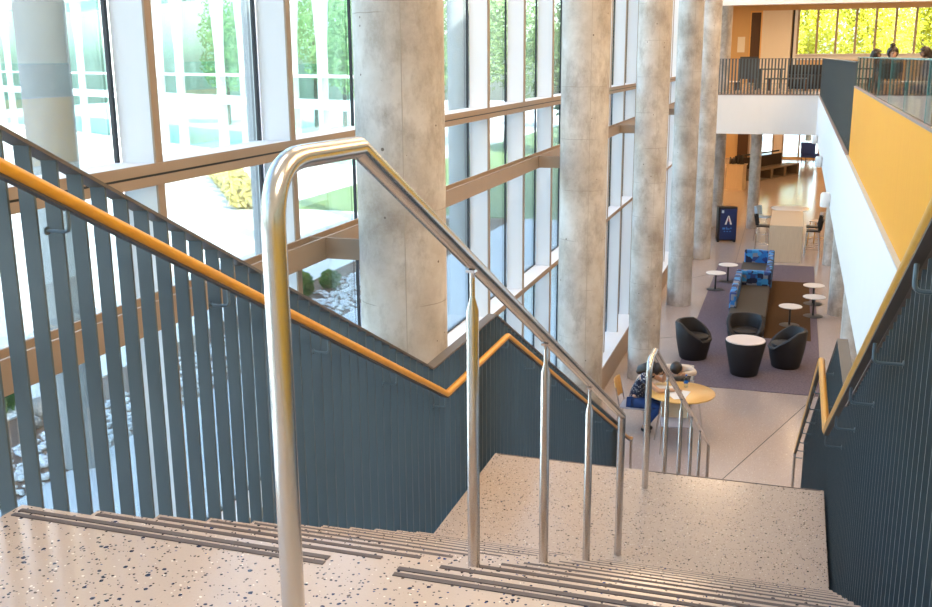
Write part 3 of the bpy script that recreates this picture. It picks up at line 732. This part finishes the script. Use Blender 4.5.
# ------------------------------------------------------------------ people
def skin_mesh(name, verts, edges, radii, m, parent=None, sub=2, root=0):
    me = bpy.data.meshes.new(name); me.from_pydata([tuple(v) for v in verts], edges, [])
    o = bpy.data.objects.new(name, me); COL.objects.link(o)
    o.modifiers.new('s','SKIN')
    for i,rr in enumerate(radii):
        sv = me.skin_vertices[0].data[i]; sv.radius = rr if isinstance(rr,tuple) else (rr,rr); sv.use_root = (i==root)
    ss = o.modifiers.new('d','SUBSURF'); ss.levels = sub; ss.render_levels = sub
    dg = bpy.context.evaluated_depsgraph_get(); ev = o.evaluated_get(dg)
    nm = bpy.data.meshes.new_from_object(ev); o.modifiers.clear(); o.data = nm; bpy.data.meshes.remove(me)
    nm.materials.clear(); nm.materials.append(m); nm.shade_smooth()
    if parent: o.parent = parent
    return o
def person(loc, rz, J, label, top, legs, skinm, hairstyle, shoe=None, short_sleeve=True):
    """J: joints in local metres, figure facing -Y; body one skinned surface, clothes and hair children"""
    v, e, rd, ix = [], [], [], {}
    def add(nm, p, r_, par=None):
        ix[nm] = len(v); v.append(V3(p)); rd.append(r_)
        if par: e.append((ix[par], ix[nm]))
    j = {a:V3(b) for a,b in J.items()}
    add('pelvis', j['pelvis'], (.135,.105)); add('waist', j['pelvis'].lerp(j['chest'],.45), (.115,.09), 'pelvis'); add('chest', j['chest'], (.135,.10), 'waist')
    add('neck', j['neck'], .060, 'chest'); hd = (j['head']-j['neck']).normalized()
    add('jaw', j['neck'].lerp(j['head'],.5), .062, 'neck'); add('head', j['head'], (.082,.092), 'jaw'); add('crown', j['head']+hd*.075, .06, 'head')
    f = j['face'].normalized(); add('nose', j['head']+f*.098-hd*.015, .012, 'head')
    for s in 'LR':
        add('hip'+s, j['hip'+s], .088, 'pelvis'); add('knee'+s, j['knee'+s], .058, 'hip'+s); add('calf'+s, j['knee'+s].lerp(j['ankle'+s],.35), .052, 'knee'+s)
        add('ankle'+s, j['ankle'+s], .036, 'calf'+s); add('toe'+s, j['toe'+s], .032, 'ankle'+s)
        add('shoulder'+s, j['shoulder'+s], .056, 'chest'); add('elbow'+s, j['elbow'+s], .040, 'shoulder'+s); add('wrist'+s, j['wrist'+s], .026, 'elbow'+s)
        d = (j['wrist'+s]-j['elbow'+s]).normalized(); up = V3((0,0,1)); sd = d.cross(up)
        sd = sd.normalized() if sd.length > .1 else V3((1,0,0)); sgn = 1 if s=='L' else -1
        nrm = sd.cross(d).normalized()
        palm = j['wrist'+s]+d*.055; add('palm'+s, palm, (.034,.016), 'wrist'+s)
        for q,(off,ln) in enumerate(((-.027,.062),(-.009,.075),(.009,.07),(.027,.055))):
            b0 = palm+d*.03+sd*off; add('f%d'%q+s, b0, .009, 'palm'+s)
            add('g%d'%q+s, b0+d*ln*.55-nrm*.008, .008, 'f%d'%q+s); add('h%d'%q+s, b0+d*ln*.9-nrm*.03, .007, 'g%d'%q+s)
        tb0 = j['wrist'+s]+d*.02-sd*sgn*.03; add('t0'+s, tb0, .011, 'wrist'+s); add('t1'+s, tb0+d*.045-sd*sgn*.025-nrm*.01, .009, 't0'+s)
    g = empty('person', loc, rz); tag(g, label, 'person')
    body = skin_mesh('body', v, e, rd, skinm, g)
    side = hd.cross(f).normalized()
    for s in (-1,1):
        MB().ball(j['head']+f*.083+side*s*.032+hd*.012,.011,1).build('eye', M['eye'], g)
        MB().ball(j['head']+side*s*.084,.024,1,(.5,.8,1.1)).build('ear', skinm, g)
    MB().ball(j['head']+f*.085-hd*.048,.018,1,(1.2,.5,.35)).build('mouth', M['red'], g)
    # shirt
    names = ['pelvis','waist','chest']; 
    def sub(nodes, links, grow):
        vv = [j[n_] if n_ in j else v[ix[n_]] for n_ in nodes]
        return vv, [(nodes.index(a), nodes.index(b)) for a,b in links], grow
    tv = [v[ix['pelvis']]+V3((0,.01,-.05)), v[ix['waist']], v[ix['chest']], j['chest'].lerp(j['neck'],.55)]
    te = [(0,1),(1,2),(2,3)]; tr_ = [(.158,.132),(.142,.118),(.152,.118),.078]
    for s in 'LR':
        end = .55 if short_sleeve else 1.0
        tv += [j['shoulder'+s], j['shoulder'+s].lerp(j['elbow'+s], end)]; te += [(2,len(tv)-2),(len(tv)-2,len(tv)-1)]; tr_ += [.068,.054]
        if not short_sleeve:
            tv.append(j['elbow'+s].lerp(j['wrist'+s],.9)); te.append((len(tv)-2,len(tv)-1)); tr_.append(.036)
    skin_mesh('shirt', tv, te, tr_, top, g)
    tv = [v[ix['pelvis']]+V3((0,0,.01))]; te = []; tr_ = [(.145,.116)]
    for s in 'LR':
        b0 = len(tv); tv += [j['hip'+s], j['knee'+s], v[ix['calf'+s]], j['knee'+s].lerp(j['ankle'+s],.92)]
        te += [(0,b0),(b0,b0+1),(b0+1,b0+2),(b0+2,b0+3)]; tr_ += [.100,.070,.062,.052]
    skin_mesh('trousers', tv, te, tr_, legs, g)
    for s in 'LR':
        a_, b_ = j['ankle'+s], j['toe'+s]; dd = (b_-a_)
        skin_mesh('shoe', [a_-dd*.25+V3((0,0,-.02)), a_+dd*.3+V3((0,0,-.01)), b_+dd*.1], [(0,1),(1,2)], [.042,.046,.038], shoe or M['blackplastic'], g, 2)
    # hair: shell over the skull, open at the face
    back = -f; hc = j['head']+hd*.02+back*.012
    hm = MB(); hm.ball(hc,.108,3,(.92,1.0,1.0))
    kill = [fc for fc in hm.bm.faces if (fc.calc_center_median()-hc).normalized().dot(f) > .42 and (fc.calc_center_median()-hc).normalized().dot(hd) < .55]
    bmesh.ops.delete(hm.bm, geom=kill, context='FACES')
    if hairstyle == 'long':
        hm.tube([j['head']+back*.06, j['head'].lerp(j['neck'],.7)+back*.085, j['chest'].lerp(j['neck'],.45)+back*.125, j['chest']+back*.135],[.095,.10,.085,.03],14)
    elif hairstyle == 'bun': hm.ball(hc+hd*.12+back*.07,.05,2)
    else: hm.tube([j['head']+back*.03, j['head'].lerp(j['neck'],.55)+back*.035],[.095,.07],14)
    hm.build('hair', M['hair'], g, 60)
    return g
def sit(seat=.47, lean=0.0, head=(0,-.02,.0), face=(0,-1,-.1), arms='lap', knee_z=.47):
    P = V3((0,0,seat+.09)); ch = P+V3((0,-.38*math.sin(lean),.36*math.cos(lean))); nk = ch+V3((0,-.15*math.sin(lean*1.2),.15*math.cos(lean*1.2)))
    hd = nk+V3((0,-.145*math.sin(lean*1.5+.1),.145*math.cos(lean*1.5+.1)))
    J = dict(pelvis=P, chest=ch, neck=nk, head=hd+V3(head), face=face)
    for s,k_ in (('L',1),('R',-1)):
        J['hip'+s] = P+V3((k_*.10,-.03,-.02)); J['knee'+s] = V3((k_*.12,-.46,knee_z+.05)); J['ankle'+s] = V3((k_*.12,-.42,.09)); J['toe'+s] = V3((k_*.14,-.57,.04))
        J['shoulder'+s] = ch+V3((k_*.185,-.06*math.sin(lean),.08)); 
        if arms == 'lap': J['elbow'+s] = J['shoulder'+s]+V3((k_*.06,-.06,-.27)); J['wrist'+s] = J['elbow'+s]+V3((-k_*.10,-.22,-.02))
        else: J['elbow'+s] = V3(arms['elbow'+s]); J['wrist'+s] = V3(arms['wrist'+s])
    return J
# writer bent over the table (faces +X: rz = +90deg turns -Y to +X)
J = sit(.46, .34, head=(0,-.05,-.03), face=(0,-.70,-.70), arms=dict(elbowL=(.25,-.42,.80),wristL=(.08,-.46,1.02),elbowR=(-.26,-.40,.80),wristR=(-.10,-.62,.79)))
J['head'] = V3((0,-.36,1.06)); J['neck'] = V3((0,-.215,.995))
for s,k_ in (('L',1),('R',-1)):
    J['knee'+s] = V3((k_*.10,-.42,.50)); J['ankle'+s] = V3((k_*.09,-.16,.11)); J['toe'+s] = V3((k_*.10,-.28,.045))
person((-2.16,15.32,ZF), math.radians(90), J, 'person in navy polka dot top and blue jeans writing bent over the round table', M['polka'], M['jeans'], M['skin'], 'long')
J = sit(.46, .80, face=(0,-.45,-.89), arms=dict(elbowL=(.30,-.50,.80),wristL=(.10,-.60,.795),elbowR=(-.30,-.50,.80),wristR=(-.10,-.60,.80)))
J['head'] = V3((0,-.60,.875)); J['neck'] = V3((0,-.47,.85)); J['chest'] = V3((0,-.30,.77)); J['shoulderL'] = V3((.185,-.36,.82)); J['shoulderR'] = V3((-.185,-.36,.82))
person((-1.60,16.66,ZF), math.radians(0), J, 'person in cream long sleeves with dark head lowered at the table far side', M['cream'], M['darkcloth'], M['skin'], 'short', None, False)
# three people at tables on the mezzanine
person((1.32,22.3,.004), math.radians(75), sit(.45,.12), 'person in grey seated behind the glass guard, leftmost of the three upstairs', M['greycloth'], M['darkcloth'], M['skin2'], 'short')
person((1.50,20.0,.004), math.radians(20), sit(.48,.15), 'person with a dark hair bun seated in the middle upstairs', M['darkcloth'], M['darkcloth'], M['skin'], 'bun')
person((2.36,21.4,.004), math.radians(-80), sit(.48,.12), 'person in plum seated upstairs at the right picture edge', M['plum'], M['jeans'], M['skin2'], 'long')
for x,y,rz,lb in ((1.34,22.3,75,'brown chair under the person in grey upstairs'),(1.49,20.03,20,'brown chair under the person with the hair bun upstairs'),(2.38,21.4,-80,'brown chair under the person in plum upstairs')):
    g = empty('lounge_chair',(x,y,.004),math.radians(rz)); tag(g,lb,'chair')
    MB().box(-.22,.22,-.22,.22,.36,.44,.02,2).build('seat',M['brownwood'],g,50); MB().box(-.22,.22,.20,.24,.44,.82,.015,2).build('backrest',M['brownwood'],g,50)
    for sx in (-1,1):
        for sy in (-1,1): MB().cyl((sx*.19,sy*.19,0),(sx*.19,sy*.19,.36),.014).build('leg',M['charcoal'],g)
def study_table(x,y,z,w_,d_,h,topm,legm,label,noun='study_table'):
    g = empty(noun,(x,y,z)); tag(g,label,'table')
    MB().box(-w_/2,w_/2,-d_/2,d_/2,h-.04,h,.006).build('table_top',topm,g)
    for sx in (-1,1): MB().box(sx*(w_/2-.12)-.05,sx*(w_/2-.12)+.05,-d_/2+.06,d_/2-.06,0,h-.04).build('leg',legm,g)
study_table(1.75,19.1,.004,.9,.7,.74,M['ledge'],M['charcoal'],'grey study table in front of the people upstairs')
# far upper furniture behind the fin guard
study_table(-.40,38,.004,1.45,.7,.42,M['charcoal'],M['brownwood'],'low dark topped table behind the far guard')
study_table(-1.03,40.5,.004,1.0,.6,.72,M['charcoal'],M['charcoal'],'dark table farther behind the far guard')
study_table(-2.30,38,.004,.55,.5,.32,M['whitetop'],M['brownwood'],'small white low table at the left end of the far guard')
ps = empty('folding_screen',(-1.75,38.5,.004)); tag(ps,'dark grey standing screen behind the far guard','screen')
MB().box(-.31,.31,-.02,.02,.38,1.16).build('panel',M['charcoal'],ps); MB().box(-.31,-.27,-.15,.15,0,.4).box(.27,.31,-.15,.15,0,.4).build('foot',M['charcoal'],ps)
so = empty('sofa',(.35,40.0,.004)); tag(so,'dark low sofa behind the far guard at its right end','sofa')
MB().box(-.75,.75,-.35,.35,.08,.5,.04,2).build('seat',M['black'],so,50); MB().box(-.75,.75,.2,.38,.5,.86,.04,2).build('backrest',M['black'],so,50)
MB().box(-.7,.7,-.3,.3,0,.08).build('plinth',M['black'],so)

# things on the round table
ZT2 = ZF+.7525
wb = empty('water_bottle',(-1.385,15.53,ZT2)); tag(wb,'clear water bottle with blue cap and label on the round table','bottle')
MB().lathe([(0,0),(.032,0),(.034,.01),(.034,.13),(.028,.155),(.013,.175),(.013,.185),(0,.185)],(0,0,0),20).build('bottle_body',M['bottle'],wb,40)
MB().lathe([(.0345,.065),(.0348,.065),(.0348,.10),(.0345,.10)],(0,0,0),20).build('label_band',M['bluecap'],wb,40)
MB().lathe([(0,.184),(.0155,.184),(.0155,.205),(0,.205)],(0,0,0),16).build('cap',M['bluecap'],wb,40)
def sheet(x,y,rz,label,w_=.30,d_=.42,z=0):
    o = tag(MB().box(-w_/2,w_/2,-d_/2,d_/2,0,.0025).build('paper_sheet',M['paper']),label,'paper','papers on the round table'); o.location=(x,y,ZT2+z); o.rotation_euler=(0,0,rz); return o
sheet(-1.70,15.33,math.radians(12),'white paper in front of the writer on the round table',.30,.34)
sheet(-1.46,15.16,math.radians(-8),'white paper nearer the middle of the round table, overlapping another',.30,.36,.003)
sheet(-1.47,15.02,math.radians(30),'small white paper at the near edge of the round table',.20,.26,.006)

# ------------------------------------------------------------------ outside
struct('ground', MB().box(-9.85,-3.48,-10,36.4,ZF-.3,ZF-.03), M['pave'], label='pale paving along the outside of the glass wall')
struct('ground_plaza', MB().box(-95,-12.3,-30,36.4,ZF-.3,ZF-.03).box(-95,-20,36.4,140,ZF-.3,ZF-.03).box(-20,60,100,140,ZF-.3,ZF-.03).box(-6.9,60,64.3,100,ZF-.3,ZF-.03), M['plaza'], label='bright plaza beyond the planting strip')
tag(MB().box(-12.3,-9.85,-10,36.4,ZF-.3,ZF-.06).build('planting_bed', M['soil']), 'reddish soil strip between paving and plaza', 'planting bed', None, 'structure')
lw = MB().box(-20,-6.9,36.4,100,ZF-.3,ZF-.02)
tag(lw.build('lawn', M['grass']), 'green lawn beyond the plaza', 'grass', None, 'structure')
random.seed(11)
pb = MB()
for i in range(2600):
    y = random.uniform(7,27); x = random.uniform(-11.6,-9.9)
    if (y < 16 and x < -11.3) or any(math.hypot(x+9.85,y-c_) < .45 for c_ in (11.75,17.78,23.81)): continue
    if math.hypot(x+11.5,y-22.5) < .4 or math.hypot(x+11.45,y-23.7) < .3: continue
    pb.ball((x,y,ZF-.05+random.uniform(0,.03)),random.uniform(.035,.08),1 if y < 0 else 0 or 1,(1,random.uniform(.7,1.2),.6))
tag(pb.build('gravel', M['pebble'], None, 60), 'white river pebbles in the planting strip', 'gravel', None, 'stuff')
for i,(x,y,s_) in enumerate(((-12.0,13.35,.28),(-12.1,14.0,.2),(-11.75,12.8,.18))):
    m_ = MB().ball((0,0,s_*.4),s_,2,(1.2,.9,.7))
    for vv in m_.bm.verts: vv.co += V3((random.uniform(-1,1),random.uniform(-1,1),random.uniform(-1,1)))*s_*.07
    o = tag(m_.build('boulder', M['rock'], None, 60), ('brown boulder in the planting strip, largest','brown boulder behind the largest one','brown boulder in front of the largest one')[i], 'rock'); o.location=(x,y,ZF-.06)
def foliage(mb, c, rx, rz_, n, size):
    for _ in range(n):
        while True:
            p = V3((random.uniform(-1,1),random.uniform(-1,1),random.uniform(-1,1)))
            if .25 < p.length < 1: break
        p = V3((c[0]+p.x*rx,c[1]+p.y*rx,c[2]+p.z*rz_))
        a = V3((random.gauss(0,1),random.gauss(0,1),random.gauss(0,1))).normalized(); b = a.orthogonal().normalized()
        s_ = size*random.uniform(.6,1.3); q = a.cross(b)
        mb._f([mb.bm.verts.new(p+a*s_), mb.bm.verts.new(p+b*s_*.5+q*s_*.2), mb.bm.verts.new(p-a*s_), mb.bm.verts.new(p-b*s_*.5+q*s_*.2)])
def tree(x,y,z,h,rx,label,leaf,n=1400,size=.28,group='trees outside'):
    g = empty('tree',(x,y,z)); tag(g,label,'tree',group)
    MB().tube([(0,0,0),(.05,0,h*.3),(0,.05,h*.6)],[.2,.15,.08],10).build('trunk',M['bark'],g,50)
    mb = MB()
    for i in range(7):
        foliage(mb,(random.uniform(-.5,.5)*rx,random.uniform(-.5,.5)*rx,h*(.42+.08*i)),rx*random.uniform(.5,.75),h*.16,n//7,size)
    mb.build('crown',leaf,g)
def shrub(x,y,s_,leaf,label,n=260,name='shrub'):
    g = empty(name,(x,y,ZF-.06)); tag(g,label,'shrub','shrubs outside')
    mb = MB(); foliage(mb,(0,0,s_*.6),s_*.7,s_*.6,n,s_*.22); mb.build('foliage',leaf,g)
    MB().cyl((0,0,0),(0,0,s_*.6),.03,.015,8).build('stem',M['bark'],g)
shrub(-11.75,22.5,.55,M['leaf'],'green shrub in the planting strip, larger of the pair')
shrub(-11.45,23.7,.40,M['leaf'],'green shrub in the planting strip, smaller of the pair')
shrub(-12.75,13.2,.42,M['leaf'],'green shrub beside the brown boulder')
for i in range(9):
    shrub(-21-1.1*i,36.0+1.5*i,1.0,M['drygrass'],'golden grass clump in the row across the plaza, number %s from the lawn'%('first second third fourth fifth sixth seventh eighth ninth'.split()[i]),300,'ornamental_grass')
# building across the plaza: white ribs, bands, teal glass
A = V3((-20.5,49.0,0)); B = V3((-74,80.4,0)); D = (B-A); LN = D.length
fb = empty('pavilion_building',(A.x,A.y,ZF),math.atan2(D.y,D.x)); tag(fb,'white ribbed glass building across the plaza','building')
MB().box(0,LN,-.8,-.6,0,11).build('glazing',M['teal_glass'],fb)
for i,(z0,z1,d_) in enumerate(((3.15,3.65,.35),(4.85,5.0,.2),(10.4,11.2,.8),(-.05,.15,.5))):
    MB().box(0,LN,-.59,d_,z0,z1).build('floor_band',M['concrete_ext'],fb)
xx = 0; i = 0
while xx < LN:
    m_ = MB()
    for (za,zb,wa,wb) in ((0,3.15,.30,.22),(3.65,6.5,.20,.20),(6.5,10.4,.20,.62)):
        m_.hexa([(xx-wa,-.58,za),(xx+wa,-.58,za),(xx+wa,-.15,za),(xx-wa,-.15,za),(xx-wb,-.58,zb),(xx+wb,-.58,zb),(xx+wb,-.15,zb),(xx-wb,-.15,zb)])
    m_.build('rib',M['concrete_ext'],fb); xx += (3.0 if i%2 else 5.6); i += 1
MB().box(.2,LN,-9,-.8,10.6,11).build('roof_slab',M['concrete_ext'],fb)
# outside colonnade
for i in range(4):
    y = 11.75+6.03*i
    tag(MB().lathe([(0,0),(.33,0),(.34,15),(0,15)],(0,0,0),40).build('outdoor_column',M['column_ext'],None,40),
        'pale round column outside the glass, %s along the colonnade'%('first','second','third','fourth')[i],'column').location = (-9.85,y,ZF-.03)
for i,(tt,off) in enumerate(((6,15),(14,18),(23,14),(33,18),(43,15))):
    p = A + D.normalized()*tt + V3((.5,.866,0))*off
    tree(p.x,p.y,ZF,11+(i%2)*2,3.6,'green tree behind the ribbed building, %s from its near end'%('first second third fourth fifth'.split()[i]),M['grass'],4200,.19,'trees behind the ribbed building')
lf = [M['leaf'],M['grass'],M['leaf_y']]
random.seed(5)
for i,(x,y,h,rx,l_) in enumerate(((-13,61,8,2.6,0),(-10.6,67.5,8,2.6,0),(-10,76,9,3.0,0),(-17,84,11,3.6,0),(-8,92,12,3.8,0),(-7,103,11,3.0,0))):
    tree(x,y,ZF,h,rx,'green tree on the lawn beyond the windows, %s of the grove'%('first second third fourth fifth sixth seventh'.split()[i]),lf[l_],3600,.20)
for i in range(9):
    tree(-2.5+3.4*i,70.5+(i%2)*5.5,ZF,11.5,2.7,'bright yellow green tree behind the far upper windows, %s from the left'%('first second third fourth fifth sixth seventh eighth ninth'.split()[i]),M['leaf_y'],5200,.17,'trees behind the far windows')

# ------------------------------------------------------------------ light
sun = bpy.data.lights.new('sun','SUN'); sun.energy = 17; sun.angle = math.radians(.6); sun.color = (1,.95,.86)
so_ = bpy.data.objects.new('sun',sun); COL.objects.link(so_)
so_.rotation_euler = V3((.58,-.50,.64)).to_track_quat('Z','Y').to_euler()
W = bpy.data.worlds.new('sky'); S.world = W; W.use_nodes = True
nt = W.node_tree; sk = nt.nodes.new('ShaderNodeTexSky'); sk.sky_type = 'NISHITA'; sk.sun_disc = False
sk.sun_elevation = math.radians(40); sk.sun_rotation = math.radians(130); sk.air_density = 1.0; sk.dust_density = 2.5; sk.ozone_density = 1
nt.links.new(sk.outputs[0], nt.nodes['Background'].inputs[0]); nt.nodes['Background'].inputs[1].default_value = 1.4
def area(x,y,z,sx,sy,power,color,name='unseen_ceiling_light'):  # lights only, no fixtures built; all out of view
    l = bpy.data.lights.new(name,'AREA'); l.shape='RECTANGLE'; l.size=sx; l.size_y=sy; l.energy=power; l.color=color
    o = bpy.data.objects.new(name,l); COL.objects.link(o); o.location=(x,y,z); return o
WARM = (1,.67,.36); GOLD = (1,.58,.24); NEUT = (1,.70,.43)
area(4.0,-1,ZT-.05,3.0,4.0,430,(1,.88,.70)); area(-1.5,2,ZT-.05,1.4,4.0,50,(1,.95,.90))  # unseen near lights added to lift the left guard and floor
for y in (6,12,18,24,30): area(4.0,y,ZT-.05,3.0,4.0,330,WARM)
for y in (8,14,26,32): area(-1.5,y,ZT-.05,1.4,4.0,160,NEUT)  # unseen row added to light the window-side guard
for y in (14,20,26,32): area(2.6,y,-1.25,.8,1.6,70,WARM)
for y in (38,44,50,57):
    for x in (-5,2.6): area(x,y,-1.25,.8,1.6,120,GOLD)
area(-1.5,60.6,-1.3,5.5,.10,70,NEUT)
for x in (-3,1,5,9):
    for y in (37,44): area(x,y,3.3,.8,1.6,110,WARM)
S.view_settings.view_transform = 'Standard'; S.view_settings.look = 'None'; S.view_settings.gamma = 1; S.view_settings.use_curve_mapping = False
S.view_settings.exposure = .2
S.cycles.use_denoising = True
S.cycles.max_bounces = 8; S.cycles.transparent_max_bounces = 24
